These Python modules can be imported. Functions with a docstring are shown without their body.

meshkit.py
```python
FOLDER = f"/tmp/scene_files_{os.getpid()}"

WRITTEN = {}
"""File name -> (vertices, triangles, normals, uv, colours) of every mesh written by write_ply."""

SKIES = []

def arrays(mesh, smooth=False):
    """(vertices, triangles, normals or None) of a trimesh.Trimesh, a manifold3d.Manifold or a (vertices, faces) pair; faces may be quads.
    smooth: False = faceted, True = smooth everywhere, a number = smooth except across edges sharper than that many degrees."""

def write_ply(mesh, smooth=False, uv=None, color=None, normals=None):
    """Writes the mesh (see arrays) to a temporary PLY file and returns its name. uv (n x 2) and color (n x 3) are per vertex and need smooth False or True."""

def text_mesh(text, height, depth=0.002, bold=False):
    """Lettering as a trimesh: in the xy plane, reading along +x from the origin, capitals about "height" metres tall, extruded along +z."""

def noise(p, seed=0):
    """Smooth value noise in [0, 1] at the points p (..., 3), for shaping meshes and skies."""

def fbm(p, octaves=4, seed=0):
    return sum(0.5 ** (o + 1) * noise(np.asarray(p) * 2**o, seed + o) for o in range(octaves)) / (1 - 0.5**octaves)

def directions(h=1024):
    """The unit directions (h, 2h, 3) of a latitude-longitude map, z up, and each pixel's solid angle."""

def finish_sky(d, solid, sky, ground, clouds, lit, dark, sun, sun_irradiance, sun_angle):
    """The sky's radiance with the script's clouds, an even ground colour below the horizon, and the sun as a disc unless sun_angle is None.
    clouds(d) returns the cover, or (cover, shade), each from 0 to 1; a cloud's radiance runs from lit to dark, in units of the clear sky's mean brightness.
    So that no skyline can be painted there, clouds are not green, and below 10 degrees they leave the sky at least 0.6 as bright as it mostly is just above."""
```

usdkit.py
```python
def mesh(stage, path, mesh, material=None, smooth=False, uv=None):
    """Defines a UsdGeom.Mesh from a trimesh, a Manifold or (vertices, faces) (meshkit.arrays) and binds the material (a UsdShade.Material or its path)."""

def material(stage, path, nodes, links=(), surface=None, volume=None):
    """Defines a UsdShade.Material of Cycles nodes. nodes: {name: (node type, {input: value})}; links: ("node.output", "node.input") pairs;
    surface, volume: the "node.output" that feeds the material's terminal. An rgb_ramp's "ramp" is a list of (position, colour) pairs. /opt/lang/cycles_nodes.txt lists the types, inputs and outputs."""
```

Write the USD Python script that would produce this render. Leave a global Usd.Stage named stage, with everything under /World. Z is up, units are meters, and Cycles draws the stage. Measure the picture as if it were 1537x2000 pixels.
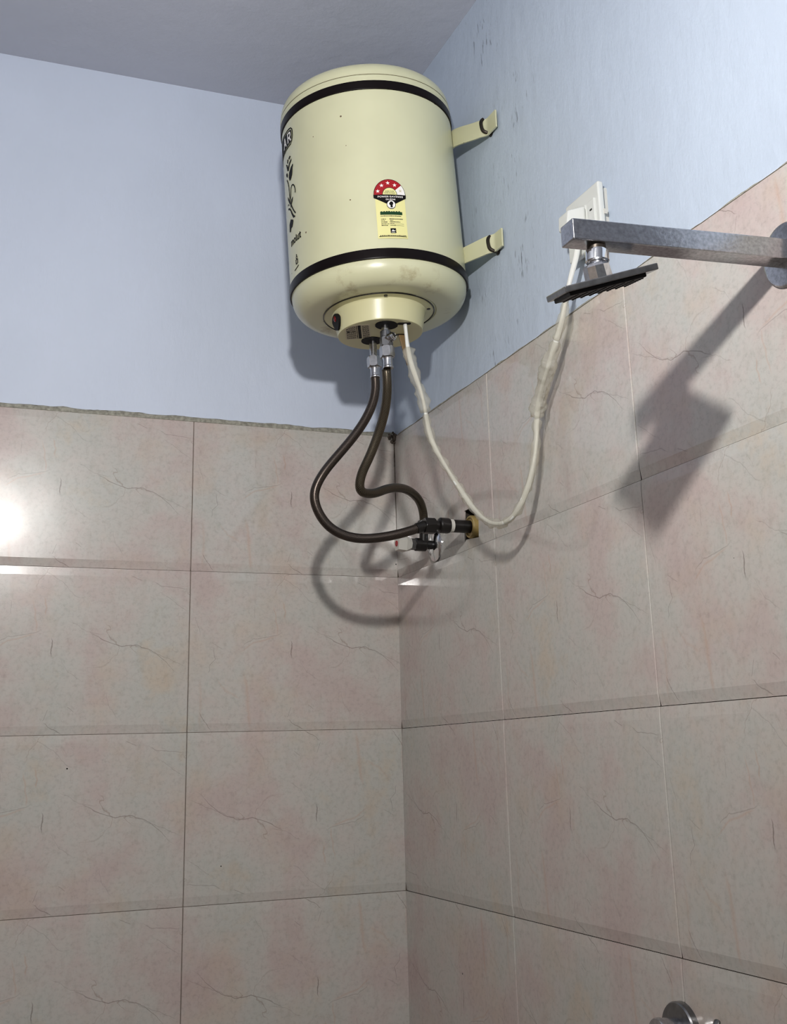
import math, random
import numpy as np, trimesh, manifold3d as m3
from shapely.geometry import Polygon, LineString, Point, box as sbox
from shapely import affinity, union_all
from scipy.interpolate import CubicSpline
from pxr import Usd, UsdGeom, UsdLux, UsdShade, Gf, Sdf
import usdkit, meshkit

stage = Usd.Stage.CreateInMemory()
UsdGeom.SetStageUpAxis(stage, UsdGeom.Tokens.z)
UsdGeom.SetStageMetersPerUnit(stage, 1.0)
stage.DefinePrim('/World', 'Xform')
stage.DefinePrim('/World/Looks', 'Scope')
rng = np.random.default_rng(7)
random.seed(7)

# ------------------------------------------------------------------ camera, light, exposure
# world: the corner of the two tiled walls is the z axis; y = 0 is the wall on the left, x = 0 the wall on the right; the room is x < 0, y < 0
CAM = np.array([-0.88332, -2.21788, -0.05273])
YAW, PITCH, ROLL = 0.38726, 0.27816, -0.02851
F_PX, PPX, PPY = 2277.17, 787.02, 826.20          # in pixels of the 1537 x 2000 frame
EXPOSURE = 0.30
BULB_POS = np.array([-0.715, -1.665, 0.705])
BULB_R = 0.027
BULB_STRENGTH = 1600.0
HALL_STRENGTH = 0.06
d_ = np.array([math.sin(YAW)*math.cos(PITCH), math.cos(YAW)*math.cos(PITCH), math.sin(PITCH)])
r_ = np.array([math.cos(YAW), -math.sin(YAW), 0.0]); u_ = np.cross(r_, d_)
right = math.cos(ROLL)*r_ + math.sin(ROLL)*u_
up = -math.sin(ROLL)*r_ + math.cos(ROLL)*u_
cam = UsdGeom.Camera.Define(stage, '/World/camera')
W_MM = 36.0; K = W_MM/1537.0
cam.CreateHorizontalApertureAttr(W_MM); cam.CreateVerticalApertureAttr(2000*K)
cam.CreateFocalLengthAttr(F_PX*K)
cam.CreateHorizontalApertureOffsetAttr(-(PPX-768.5)*K)
cam.CreateVerticalApertureOffsetAttr((PPY-1000.0)*K)
cam.CreateClippingRangeAttr(Gf.Vec2f(0.01, 50)); cam.CreateExposureAttr(EXPOSURE)
cam.AddTransformOp().Set(Gf.Matrix4d(*right, 0, *up, 0, *(-d_), 0, *CAM, 1))
dome = UsdLux.DomeLight.Define(stage, '/World/hall_daylight')          # even daylight of the hall outside the bathroom door
dome.CreateIntensityAttr(HALL_STRENGTH); dome.CreateColorAttr(Gf.Vec3f(0.93, 0.97, 1.0))

# ------------------------------------------------------------------ helpers
used = {}
def numbered(path):
    n = used.get(path, -1) + 1; used[path] = n
    return path if n == 0 else '%s_%03d' % (path, n)
def ppath(parent):
    return '/World' if parent is None else (str(parent.GetPath()) if hasattr(parent, 'GetPath') else str(parent))
def obj(name, mesh, mat, parent=None, smooth=False, uv=None, label=None):
    p = numbered(ppath(parent) + '/' + name)
    if smooth is False and uv is None and False: pass
    m = usdkit.mesh(stage, p, mesh, mat, smooth=smooth, uv=uv).GetPrim()
    if label: m.SetCustomDataByKey('label', label)
    return m
def tag(o, label, cat, group=None):
    o.SetCustomDataByKey('label', label); o.SetCustomDataByKey('category', cat)
    if group: o.SetCustomDataByKey('group', group)
    return o
def thing(name, label, cat, M=None, loc=None):
    x = UsdGeom.Xform.Define(stage, numbered('/World/' + name))
    if M is not None: x.AddTransformOp().Set(M)
    elif loc is not None: x.AddTranslateOp().Set(Gf.Vec3d(*map(float, loc)))
    return tag(x.GetPrim(), label, cat)
def struct(name, label):
    x = UsdGeom.Xform.Define(stage, numbered('/World/' + name)).GetPrim()
    x.SetCustomDataByKey('kind', 'structure'); x.SetCustomDataByKey('label', label)
    return x
def cat_(*ms):
    return trimesh.util.concatenate([m for m in ms])
def bx(x0, x1, y0, y1, z0, z1):
    b = trimesh.creation.box((x1-x0, y1-y0, z1-z0)); b.apply_translation(((x0+x1)/2, (y0+y1)/2, (z0+z1)/2)); return b
def rbox(sx, sy, sz, r, c=(0, 0, 0), seg=10):
    s = m3.Manifold.sphere(r, seg)
    h = [s.translate((i*(sx/2-r), j*(sy/2-r), k*(sz/2-r))) for i in (-1, 1) for j in (-1, 1) for k in (-1, 1)]
    return from_m(m3.Manifold.batch_hull(h).translate(tuple(map(float, c))))
def from_m(M):
    m = M.to_mesh(); return trimesh.Trimesh(np.array(m.vert_properties[:, :3]), np.array(m.tri_verts), process=False)
def to_m(t):
    return m3.Manifold(m3.Mesh(np.asarray(t.vertices, np.float32), np.asarray(t.faces, np.uint32)))
def align(z):
    """rotation whose third column is z"""
    z = np.asarray(z, float); z = z/np.linalg.norm(z)
    h = np.array([0, 0, 1.0]) if abs(z[2]) < 0.9 else np.array([1.0, 0, 0])
    x = np.cross(h, z); x /= np.linalg.norm(x); y = np.cross(z, x)
    T = np.eye(4); T[:3, 0], T[:3, 1], T[:3, 2] = x, y, z
    return T
def place(m, origin, zdir=(0, 0, 1)):
    T = align(zdir); T[:3, 3] = origin; m = m.copy(); m.apply_transform(T); return m
def lathe(prof, n=48, origin=(0, 0, 0), zdir=(0, 0, 1)):
    """prof: (radius, height) from the bottom axis point to the top one; closed solid"""
    prof = [(max(r, 0.0), z) for r, z in prof]
    V, F, rings = [], [], []
    for r, z in prof:
        if r < 1e-7:
            rings.append([len(V)]); V.append((0, 0, z))
        else:
            rings.append(list(range(len(V), len(V)+n)))
            V += [(r*math.cos(2*math.pi*k/n), r*math.sin(2*math.pi*k/n), z) for k in range(n)]
    for a, b in zip(rings[:-1], rings[1:]):
        for k in range(n):
            k2 = (k+1) % n
            if len(a) == 1 and len(b) > 1: F.append((a[0], b[k2], b[k]))
            elif len(b) == 1 and len(a) > 1: F.append((a[k], a[k2], b[0]))
            elif len(a) > 1:
                F += [(a[k], a[k2], b[k2]), (a[k], b[k2], b[k])]
    m = trimesh.Trimesh(V, F, process=False)
    if m.volume < 0: m.invert()
    return place(m, origin, zdir)
def cyl(r, h, origin=(0, 0, 0), zdir=(0, 0, 1), n=32, bev=0.0):
    b = bev
    return lathe([(0, 0), (r-b, 0), (r, b), (r, h-b), (r-b, h), (0, h)] if b else [(0, 0), (r, 0), (r, h), (0, h)], n, origin, zdir)
def hexnut(r, h, origin=(0, 0, 0), zdir=(0, 0, 1), rot=0.0):
    c = m3.CrossSection([[(r*math.cos(rot+k*math.pi/3), r*math.sin(rot+k*math.pi/3)) for k in range(6)]])
    p = m3.Manifold.extrude(c, h)
    bvl = to_m(lathe([(0, -.0001), (r*.90, -.0001), (r*1.02, h*.14), (r*1.02, h*.86), (r*.90, h+.0001), (0, h+.0001)], 36))
    return place(from_m(p ^ bvl), origin, zdir)
def spline(pts, n):
    pts = np.asarray(pts, float); s = np.r_[0, np.cumsum(np.linalg.norm(np.diff(pts, axis=0), axis=1))]
    c = CubicSpline(s, pts); return c(np.linspace(0, s[-1], n)), s[-1]
def tube(path, rad, n=16, wob=None):
    """swept tube with caps; rad a number or an array; returns mesh, uv (metres round, metres along)"""
    path = np.asarray(path, float); N = len(path); rad = np.full(N, rad) if np.ndim(rad) == 0 else np.asarray(rad)
    T = np.gradient(path, axis=0); T /= np.linalg.norm(T, axis=1)[:, None]
    h = np.array([0, 0, 1.0]) if abs(T[0][2]) < .9 else np.array([1.0, 0, 0])
    u = np.cross(h, T[0]); u /= np.linalg.norm(u); V, UV = [], []
    L = np.r_[0, np.cumsum(np.linalg.norm(np.diff(path, axis=0), axis=1))]
    for i in range(N):
        u = u - T[i]*(u@T[i]); u /= np.linalg.norm(u); w = np.cross(T[i], u)
        for k in range(n+1):
            a = 2*math.pi*k/n; rr = rad[i]*(1 if wob is None else wob(i, a))
            V.append(path[i] + rr*(math.cos(a)*u + math.sin(a)*w)); UV.append((k/n, L[i]))
    F = []
    for i in range(N-1):
        for k in range(n):
            a, b = i*(n+1)+k, (i+1)*(n+1)+k
            F += [(a, a+1, b+1), (a, b+1, b)]
    for i, flip in ((0, True), (N-1, False)):
        c = len(V); V.append(path[i]); UV.append((0, L[i])); b = i*(n+1)
        for k in range(n): F.append((c, b+k+1, b+k) if flip else (c, b+k, b+k+1))
    return trimesh.Trimesh(V, F, process=False), np.array(UV)
def extrude(poly, h):
    return trimesh.util.concatenate([trimesh.creation.extrude_polygon(g, h, engine='earcut') for g in getattr(poly, 'geoms', [poly])])
def subdiv(m, L):
    v, f = trimesh.remesh.subdivide_to_size(m.vertices, m.faces, L, max_iter=12); return trimesh.Trimesh(v, f, process=False)
def flat_text(s, h, cx, cy, bold=False, wide=None):
    t = meshkit.text_mesh(s, h, 0.0002, bold); b = t.bounds
    t.apply_translation((-(b[0][0]+b[1][0])/2, -h/2, 0))
    if wide: t.apply_scale((wide/(b[1][0]-b[0][0]), 1, 1))
    t.apply_translation((cx, cy, 0)); return t

# ------------------------------------------------------------------ materials
def lin(r, g, b):
    f = lambda c: (c/255/12.92 if c/255 <= .04045 else ((c/255+.055)/1.055)**2.4)
    return (f(r), f(g), f(b))
def mat(name, nodes, links, surface='p.BSDF'):
    return usdkit.material(stage, '/World/Looks/' + name, nodes, links, surface=surface)
def plain(name, col, rough=.5, metal=0.0, mottle=0.0, scale=40, bump=0.0, bscale=200, **kw):
    c = np.array(col)
    nodes = {'p': ('principled_bsdf', {'base_color': tuple(c), 'roughness': rough, 'metallic': metal, **kw})}
    links = []
    if mottle:
        nodes['g'] = ('texture_coordinate', {}); nodes['n'] = ('noise_texture', {'scale': scale, 'detail': 4.0})
        nodes['r'] = ('rgb_ramp', {'ramp': [(.3, tuple(c*(1-mottle))), (.7, tuple(np.minimum(c*(1+mottle*.5), 1)))]})
        links += [('g.object', 'n.vector'), ('n.fac', 'r.fac'), ('r.color', 'p.base_color')]
    if bump:
        nodes['bg'] = ('texture_coordinate', {}); nodes['bn'] = ('noise_texture', {'scale': bscale, 'detail': 3.0})
        nodes['b'] = ('bump', {'strength': bump, 'distance': .002})
        links += [('bg.object', 'bn.vector'), ('bn.fac', 'b.height'), ('b.normal', 'p.normal')]
    return mat(name, nodes, links)

def tile_material():
    nd, lk = {}, []
    def N(k, t, **i): nd[k] = (t, i)
    N('tc', 'texture_coordinate'); N('oi', 'object_info')
    # slight waviness of every printed line
    N('wn', 'noise_texture', scale=70.0, detail=2.0); lk.append(('tc.UV', 'wn.vector'))
    N('wc', 'vector_math', math_type='subtract', vector2=(.5, .5, .5)); lk.append(('wn.color', 'wc.vector1'))
    N('ws', 'vector_math', math_type='scale', scale=.006); lk.append(('wc.vector', 'ws.vector1'))
    N('wa', 'vector_math', math_type='add'); lk += [('tc.UV', 'wa.vector1'), ('ws.vector', 'wa.vector2')]
    N('sp', 'separate_xyz'); lk.append(('wa.vector', 'sp.vector'))
    def vein(k, pts, w, amp, axis):
        pts = sorted(pts, key=lambda q: q[axis]); a0, a1 = pts[0][axis], pts[-1][axis]
        xs = np.array([(q[axis]-a0)/(a1-a0) for q in pts]); ys = np.array([q[1-axis] for q in pts])
        x = np.linspace(0, 1, 40); y = np.interp(x, xs, ys)
        prof = np.clip(np.sin(np.pi*np.clip(x, 0, 1))*2.0, 0, 1); prof[0] = prof[-1] = 0
        N(k+'t', 'map_range', from_min=a0, from_max=a1, clamp=True); lk.append((('sp.x' if axis == 0 else 'sp.y'), k+'t.value'))
        N(k+'r', 'rgb_ramp', ramp=[(float(q), (float(v), float(w*(.5+.5*pp)), float(amp*.7*pp))) for q, v, pp in zip(x, y, prof)])
        lk.append((k+'t.result', k+'r.fac'))
        N(k+'s', 'separate_xyz'); lk.append((k+'r.color', k+'s.vector'))
        N(k+'d', 'math', math_type='subtract'); lk.extend([(('sp.y' if axis == 0 else 'sp.x'), k+'d.value1'), (k+'s.x', k+'d.value2')])
        N(k+'a', 'math', math_type='absolute'); lk.append((k+'d.value', k+'a.value1'))
        N(k+'q', 'math', math_type='divide'); lk.extend([(k+'a.value', k+'q.value1'), (k+'s.y', k+'q.value2')])
        N(k+'i', 'math', math_type='subtract', value1=1.0, use_clamp=True); lk.append((k+'q.value', k+'i.value2'))
        N(k+'m', 'math', math_type='multiply'); lk.extend([(k+'i.value', k+'m.value1'), (k+'s.z', k+'m.value2')])
        return k+'m.value'
    def total(pre, outs):
        cur = outs[0]
        for j, o in enumerate(outs[1:]):
            N('%s%d' % (pre, j), 'math', math_type='maximum'); lk.append((cur, '%s%d.value1' % (pre, j))); lk.append((o, '%s%d.value2' % (pre, j)))
            cur = '%s%d.value' % (pre, j)
        return cur
    dark = [  # (points (s from the left, v from the top) in metres, half width, strength, axis)
        ([(.255, .112), (.281, .127), (.305, .138), (.326, .144), (.354, .142), (.382, .152), (.403, .168), (.422, .188), (.436, .196)], .0011, .8, 0),
        ([(.352, .140), (.385, .156), (.415, .166), (.446, .183)], .0009, .45, 0),
        ([(.098, .149), (.108, .138), (.125, .128), (.152, .125), (.172, .12), (.185, .113)], .0010, .5, 0),
        ([(.1985, .128), (.201, .136), (.201, .147), (.199, .166)], .0013, 1.0, 1),
        ([(.043, .135), (.054, .143), (.067, .148)], .0009, .5, 0),
        ([(.046, .142), (.05, .166), (.04, .179), (.037, .196)], .0010, .65, 1),
        ([(.02, .262), (.026, .272), (.034, .283), (.046, .299)], .0011, .75, 1),
        ([(.200, .255), (.196, .264), (.191, .277)], .0009, .6, 1),
        ([(.19, .277), (.205, .288), (.228, .2995)], .0010, .7, 0),
        ([(.232, .252), (.238, .256), (.246, .262)], .0010, .6, 0),
        ([(.225, .097), (.24, .104), (.26, .117), (.291, .123)], .0008, .4, 0),
        ([(.212, .161), (.232, .191), (.256, .207)], .0010, .35, 0),
        ([(.178, .006), (.213, .026), (.233, .049), (.25, .06)], .0012, .35, 0),
        ([(.337, .012), (.345, .015), (.36, .024)], .0010, .7, 0),
        ([(.375, .020), (.395, .030), (.448, .036)], .0010, .55, 0),
        ([(.40, .046), (.42, .060), (.447, .078)], .0009, .45, 0),
        ([(.125, .062), (.1265, .072), (.127, .09)], .0008, .45, 1),
        ([(.008, .082), (.018, .11), (.022, .128)], .0008, .4, 1),
        ([(.30, .225), (.305, .25), (.325, .275)], .0008, .35, 1)]
    warm = [
        ([(.106, .19), (.112, .22), (.114, .25), (.119, .296)], .0050, .5, 1),
        ([(.183, .055), (.188, .076), (.186, .09)], .0022, .6, 1),
        ([(.096, .156), (.103, .149), (.123, .136), (.144, .131), (.175, .121)], .0028, .5, 0),
        ([(.164, .06), (.17, .09), (.173, .122)], .0020, .5, 1),
        ([(.02, .20), (.024, .24), (.022, .295)], .0040, .3, 1),
        ([(.05, .20), (.07, .225), (.10, .24)], .0040, .3, 0)]
    dk = total('dm', [vein('v%02d' % i, *v) for i, v in enumerate(dark)])
    wm = total('om', [vein('o%02d' % i, *v) for i, v in enumerate(warm)])
    # clouds: grey, rose and ochre, over the whole wall
    N('cl', 'noise_texture', scale=5.5, detail=6.0, roughness=.62); N('gp', 'geometry'); lk.append(('gp.position', 'cl.vector'))
    N('clr', 'rgb_ramp', ramp=[(.30, lin(190, 173, 169)), (.42, lin(193, 180, 175)), (.50, lin(194, 188, 182)), (.60, lin(189, 188, 182)), (.70, lin(194, 184, 170))]); lk.append(('cl.fac', 'clr.fac'))
    N('fn', 'noise_texture', scale=120.0, detail=6.0, roughness=.72); lk.append(('tc.UV', 'fn.vector'))
    N('fnr', 'rgb_ramp', ramp=[(.32, (.82, .81, .80)), (.5, (1, 1, 1)), (.75, (1.07, 1.06, 1.05))]); lk.append(('fn.fac', 'fnr.fac'))
    N('c1', 'mix_color', blend_type='multiply', fac=.8, use_clamp=False); lk += [('c0.result', 'c1.a'), ('fnr.color', 'c1.b')]
    N('wp', 'noise_texture', scale=8.0, detail=4.0, roughness=.6); N('wpo', 'vector_math', math_type='add', vector2=(11.3, 4.1, 2.7)); lk.append(('gp.position', 'wpo.vector1')); lk.append(('wpo.vector', 'wp.vector'))
    N('wpr', 'map_range', from_min=.54, from_max=.68, to_min=0.0, to_max=.30, clamp=True); lk.append(('wp.fac', 'wpr.value'))
    N('c0', 'mix_color', blend_type='mix', b=lin(196, 174, 152)); lk += [('wpr.result', 'c0.fac'), ('clr.color', 'c0.a')]
    # upright grain of the print
    N('gm', 'mapping', scale=(60.0, 26.0, 1.0)); lk.append(('tc.UV', 'gm.vector'))
    N('gn', 'noise_texture', scale=1.0, detail=5.0, roughness=.6, distortion=.4); lk.append(('gm.vector', 'gn.vector'))
    N('gr', 'rgb_ramp', ramp=[(.36, (.86, .83, .80)), (.47, (1, 1, 1)), (.7, (1.02, 1.02, 1.01))]); lk.append(('gn.fac', 'gr.fac'))
    N('c2', 'mix_color', blend_type='multiply', fac=.32, use_clamp=False); lk += [('c1.result', 'c2.a'), ('gr.color', 'c2.b')]
    # hairline ghost veins
    N('hn', 'noise_texture', scale=11.0, detail=4.0, distortion=.7); lk.append(('tc.UV', 'hn.vector'))
    N('hs', 'math', math_type='subtract', value2=.5); lk.append(('hn.fac', 'hs.value1'))
    N('ha', 'math', math_type='absolute'); lk.append(('hs.value', 'ha.value1'))
    N('hr', 'map_range', from_min=0.0, from_max=.010, to_min=.5, to_max=0.0, clamp=True); lk.append(('ha.value', 'hr.value'))
    N('hm', 'noise_texture', scale=9.0, detail=2.0); N('hmo', 'vector_math', math_type='add', vector2=(3.1, 7.7, 1.3)); lk += [('tc.UV', 'hmo.vector1'), ('hmo.vector', 'hm.vector')]
    N('hmr', 'map_range', from_min=.52, from_max=.62, to_min=0.0, to_max=1.0, clamp=True); lk.append(('hm.fac', 'hmr.value'))
    N('hf', 'math', math_type='multiply'); lk += [('hr.result', 'hf.value1'), ('hmr.result', 'hf.value2')]
    N('c3', 'mix_color', blend_type='mix', b=lin(140, 118, 104)); lk += [('hf.value', 'c3.fac'), ('c2.result', 'c3.a')]
    N('c4', 'mix_color', blend_type='mix', b=lin(188, 150, 126)); lk += [(wm, 'c4.fac'), ('c3.result', 'c4.a')]
    N('c5', 'mix_color', blend_type='mix', b=lin(92, 76, 66)); lk += [(dk, 'c5.fac'), ('c4.result', 'c5.a')]
    # fly specks
    N('sv', 'voronoi_texture', scale=11.0); lk.append(('gp.position', 'sv.vector'))
    N('sd', 'math', math_type='less_than', value2=.018); lk.append(('sv.distance', 'sd.value1'))
    N('c6', 'mix_color', blend_type='mix', b=(.02, .018, .015)); lk += [('sd.value', 'c6.fac'), ('c5.result', 'c6.a')]
    N('bn', 'noise_texture', scale=6.0, detail=2.0); lk.append(('gp.position', 'bn.vector'))
    N('b', 'bump', strength=.25, distance=.004); lk.append(('bn.fac', 'b.height'))
    N('p', 'principled_bsdf', roughness=.24, ior=1.5, specular_ior_level=.30, coat_weight=.62, coat_roughness=.045, coat_ior=1.5)
    lk += [('c6.result', 'p.base_color'), ('b.normal', 'p.normal'), ('b.normal', 'p.coat_normal')]
    return mat('marble_print_tile', nd, lk)

def paint_material(name, col, scuffs):
    nd = {'g': ('geometry', {}), 'n': ('noise_texture', {'scale': 3.0, 'detail': 5.0}),
          'r': ('rgb_ramp', {'ramp': [(.3, tuple(np.array(col)*.95)), (.7, tuple(np.array(col)*1.03))]}),
          'bn': ('noise_texture', {'scale': 26.0, 'detail': 6.0, 'roughness': .6}), 'bm': ('mapping', {'scale': (1.0, 1.0, .45)}),
          'b': ('bump', {'strength': .6, 'distance': .004}), 'p': ('principled_bsdf', {'roughness': .5, 'specular_ior_level': .3})}
    lk = [('g.position', 'n.vector'), ('n.fac', 'r.fac'), ('g.position', 'bm.vector'), ('bm.vector', 'bn.vector'), ('bn.fac', 'b.height'), ('b.normal', 'p.normal')]
    if scuffs:    # dark drip and scrape marks beside the heater
        nd.update({'sm': ('mapping', {'scale': (140.0, 140.0, 30.0)}), 'sn': ('noise_texture', {'scale': 1.0, 'detail': 3.0, 'roughness': .6}),
                   'sr': ('map_range', {'from_min': .60, 'from_max': .68, 'to_min': 0.0, 'to_max': .75, 'clamp': True}),
                   'x': ('separate_xyz', {}), 'yc': ('math', {'math_type': 'add', 'value2': .545}), 'ya': ('math', {'math_type': 'absolute'}),
                   'yr': ('map_range', {'from_min': .05, 'from_max': .16, 'to_min': 1.0, 'to_max': 0.0, 'clamp': True}),
                   'mn': ('noise_texture', {'scale': 9.0, 'detail': 2.0}), 'mr': ('map_range', {'from_min': .48, 'from_max': .60, 'to_min': 0.0, 'to_max': 1.0, 'clamp': True}),
                   'm1': ('math', {'math_type': 'multiply'}), 'm2': ('math', {'math_type': 'multiply'}),
                   'c': ('mix_color', {'b': lin(92, 96, 108)})})
        lk += [('g.position', 'sm.vector'), ('sm.vector', 'sn.vector'), ('sn.fac', 'sr.value'), ('g.position', 'x.vector'), ('x.y', 'yc.value1'), ('yc.value', 'ya.value1'),
               ('ya.value', 'yr.value'), ('g.position', 'mn.vector'), ('mn.fac', 'mr.value'), ('sr.result', 'm1.value1'), ('yr.result', 'm1.value2'),
               ('m1.value', 'm2.value1'), ('mr.result', 'm2.value2'), ('m2.value', 'c.fac'), ('r.color', 'c.a'), ('c.result', 'p.base_color')]
    else:
        lk.append(('r.color', 'p.base_color'))
    return mat(name, nd, lk)

M_TILE = tile_material()
M_PAINT_L = paint_material('pale_blue_distemper', lin(206, 215, 232), False)
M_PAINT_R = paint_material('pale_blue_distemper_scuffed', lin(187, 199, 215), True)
M_CEIL = paint_material('ceiling_distemper', lin(190, 193, 205), False)
M_GROUT = plain('grout_bed', lin(120, 110, 100), .9, mottle=.3)
M_CEMENT = plain('dirty_cement', lin(158, 156, 144), .9, mottle=.45, scale=120, bump=.6, bscale=300)
M_MOULD = plain('black_mildew', lin(96, 86, 76), .9, mottle=.6, scale=200)
M_SIDE = plain('side_wall_tile', lin(150, 140, 132), .08)
M_FAR = plain('door_wall_paint', lin(150, 152, 158), .6)
M_FLOOR = plain('floor_tile', lin(206, 198, 188), .3)
M_SEAM = plain('dull_seam', lin(112, 104, 74), .6)
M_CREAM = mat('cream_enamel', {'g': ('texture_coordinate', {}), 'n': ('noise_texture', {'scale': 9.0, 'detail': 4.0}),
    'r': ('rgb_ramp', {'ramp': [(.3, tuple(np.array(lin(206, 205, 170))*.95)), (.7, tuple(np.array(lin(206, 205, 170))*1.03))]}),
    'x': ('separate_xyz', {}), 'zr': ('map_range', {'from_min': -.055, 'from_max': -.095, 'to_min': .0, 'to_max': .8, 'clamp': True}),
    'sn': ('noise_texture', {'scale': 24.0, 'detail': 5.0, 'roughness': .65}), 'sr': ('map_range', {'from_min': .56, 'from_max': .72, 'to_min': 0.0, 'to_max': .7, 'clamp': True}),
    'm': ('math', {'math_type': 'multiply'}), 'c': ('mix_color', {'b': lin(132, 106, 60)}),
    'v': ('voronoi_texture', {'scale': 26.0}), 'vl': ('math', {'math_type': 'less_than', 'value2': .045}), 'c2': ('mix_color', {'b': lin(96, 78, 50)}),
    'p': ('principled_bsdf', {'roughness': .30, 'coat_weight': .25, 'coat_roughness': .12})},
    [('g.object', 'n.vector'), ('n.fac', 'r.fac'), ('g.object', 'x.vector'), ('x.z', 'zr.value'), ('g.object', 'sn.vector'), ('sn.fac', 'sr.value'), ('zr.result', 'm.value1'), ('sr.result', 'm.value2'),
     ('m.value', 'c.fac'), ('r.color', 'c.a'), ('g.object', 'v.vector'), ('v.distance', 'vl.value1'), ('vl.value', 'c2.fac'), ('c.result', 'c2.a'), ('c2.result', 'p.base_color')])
M_CREAM2 = plain('cream_plastic', lin(211, 207, 164), .32)
M_BAND = plain('dark_brown_band', lin(17, 11, 11), .32, specular_ior_level=.12)
M_BLACK = plain('black_rubber', lin(11, 10, 11), .6, specular_ior_level=.2)
M_INK = plain('black_print', lin(15, 13, 11), .55, specular_ior_level=.12)
M_RED = plain('label_red', lin(158, 18, 26), .45, specular_ior_level=.3)
M_LBLY = plain('label_yellow', lin(226, 220, 152), .45)
M_LBLW = plain('label_white', lin(236, 232, 226), .45)
M_GREEN = plain('label_green', lin(24, 60, 32), .5, specular_ior_level=.2)
M_SILVER = plain('label_silver', lin(206, 196, 168), .5)
M_CHROME = plain('chrome', (.78, .79, .81), .08, 1.0)
M_CHROME_W = plain('worn_chrome', (.52, .52, .54), .20, 1.0, mottle=.26, scale=260, bump=.05, bscale=260)
M_CHROME_D = plain('dark_chrome', (.20, .20, .205), .24, .9, mottle=.3, scale=90)
M_BRASS_D = plain('tarnished_brass', lin(120, 104, 70), .35, .9, mottle=.4, scale=180)
M_FIT = plain('black_fitting', lin(26, 23, 22), .35, .2, mottle=.3)
M_KNOB = plain('greyed_white_plastic', lin(200, 198, 190), .3)
M_PVC = plain('white_switch_plastic', lin(208, 210, 206), .35)
M_CABLE = plain('white_cable', lin(226, 227, 222), .4)
M_PIPE = plain('ochre_plastic_pipe', lin(160, 138, 84), .5, mottle=.35)
M_BROWN = plain('brown_plastic_strip', lin(120, 96, 62), .4)
M_DARKHOLE = plain('raw_cement', lin(60, 52, 44), .95, mottle=.4)
M_STEELD = plain('rusty_steel', lin(58, 52, 46), .4, .7, mottle=.4)
M_LENS = plain('red_lens', lin(104, 20, 22), .15, emission_color=(1, .02, .02), emission_strength=.0)
M_TAPE = mat('clear_tape', {'p': ('principled_bsdf', {'base_color': lin(206, 205, 198), 'roughness': .10}), 't': ('transparent_bsdf', {'color': (.96, .94, .88)}),
                            'm': ('mix_closure', {'fac': .30}), 'g': ('texture_coordinate', {}), 'n': ('noise_texture', {'scale': 260.0, 'detail': 3.0}), 'b': ('bump', {'strength': .8, 'distance': .003})},
             [('g.object', 'n.vector'), ('n.fac', 'b.height'), ('b.normal', 'p.normal'), ('t.BSDF', 'm.closure1'), ('p.BSDF', 'm.closure2')], 'm.closure')
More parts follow.
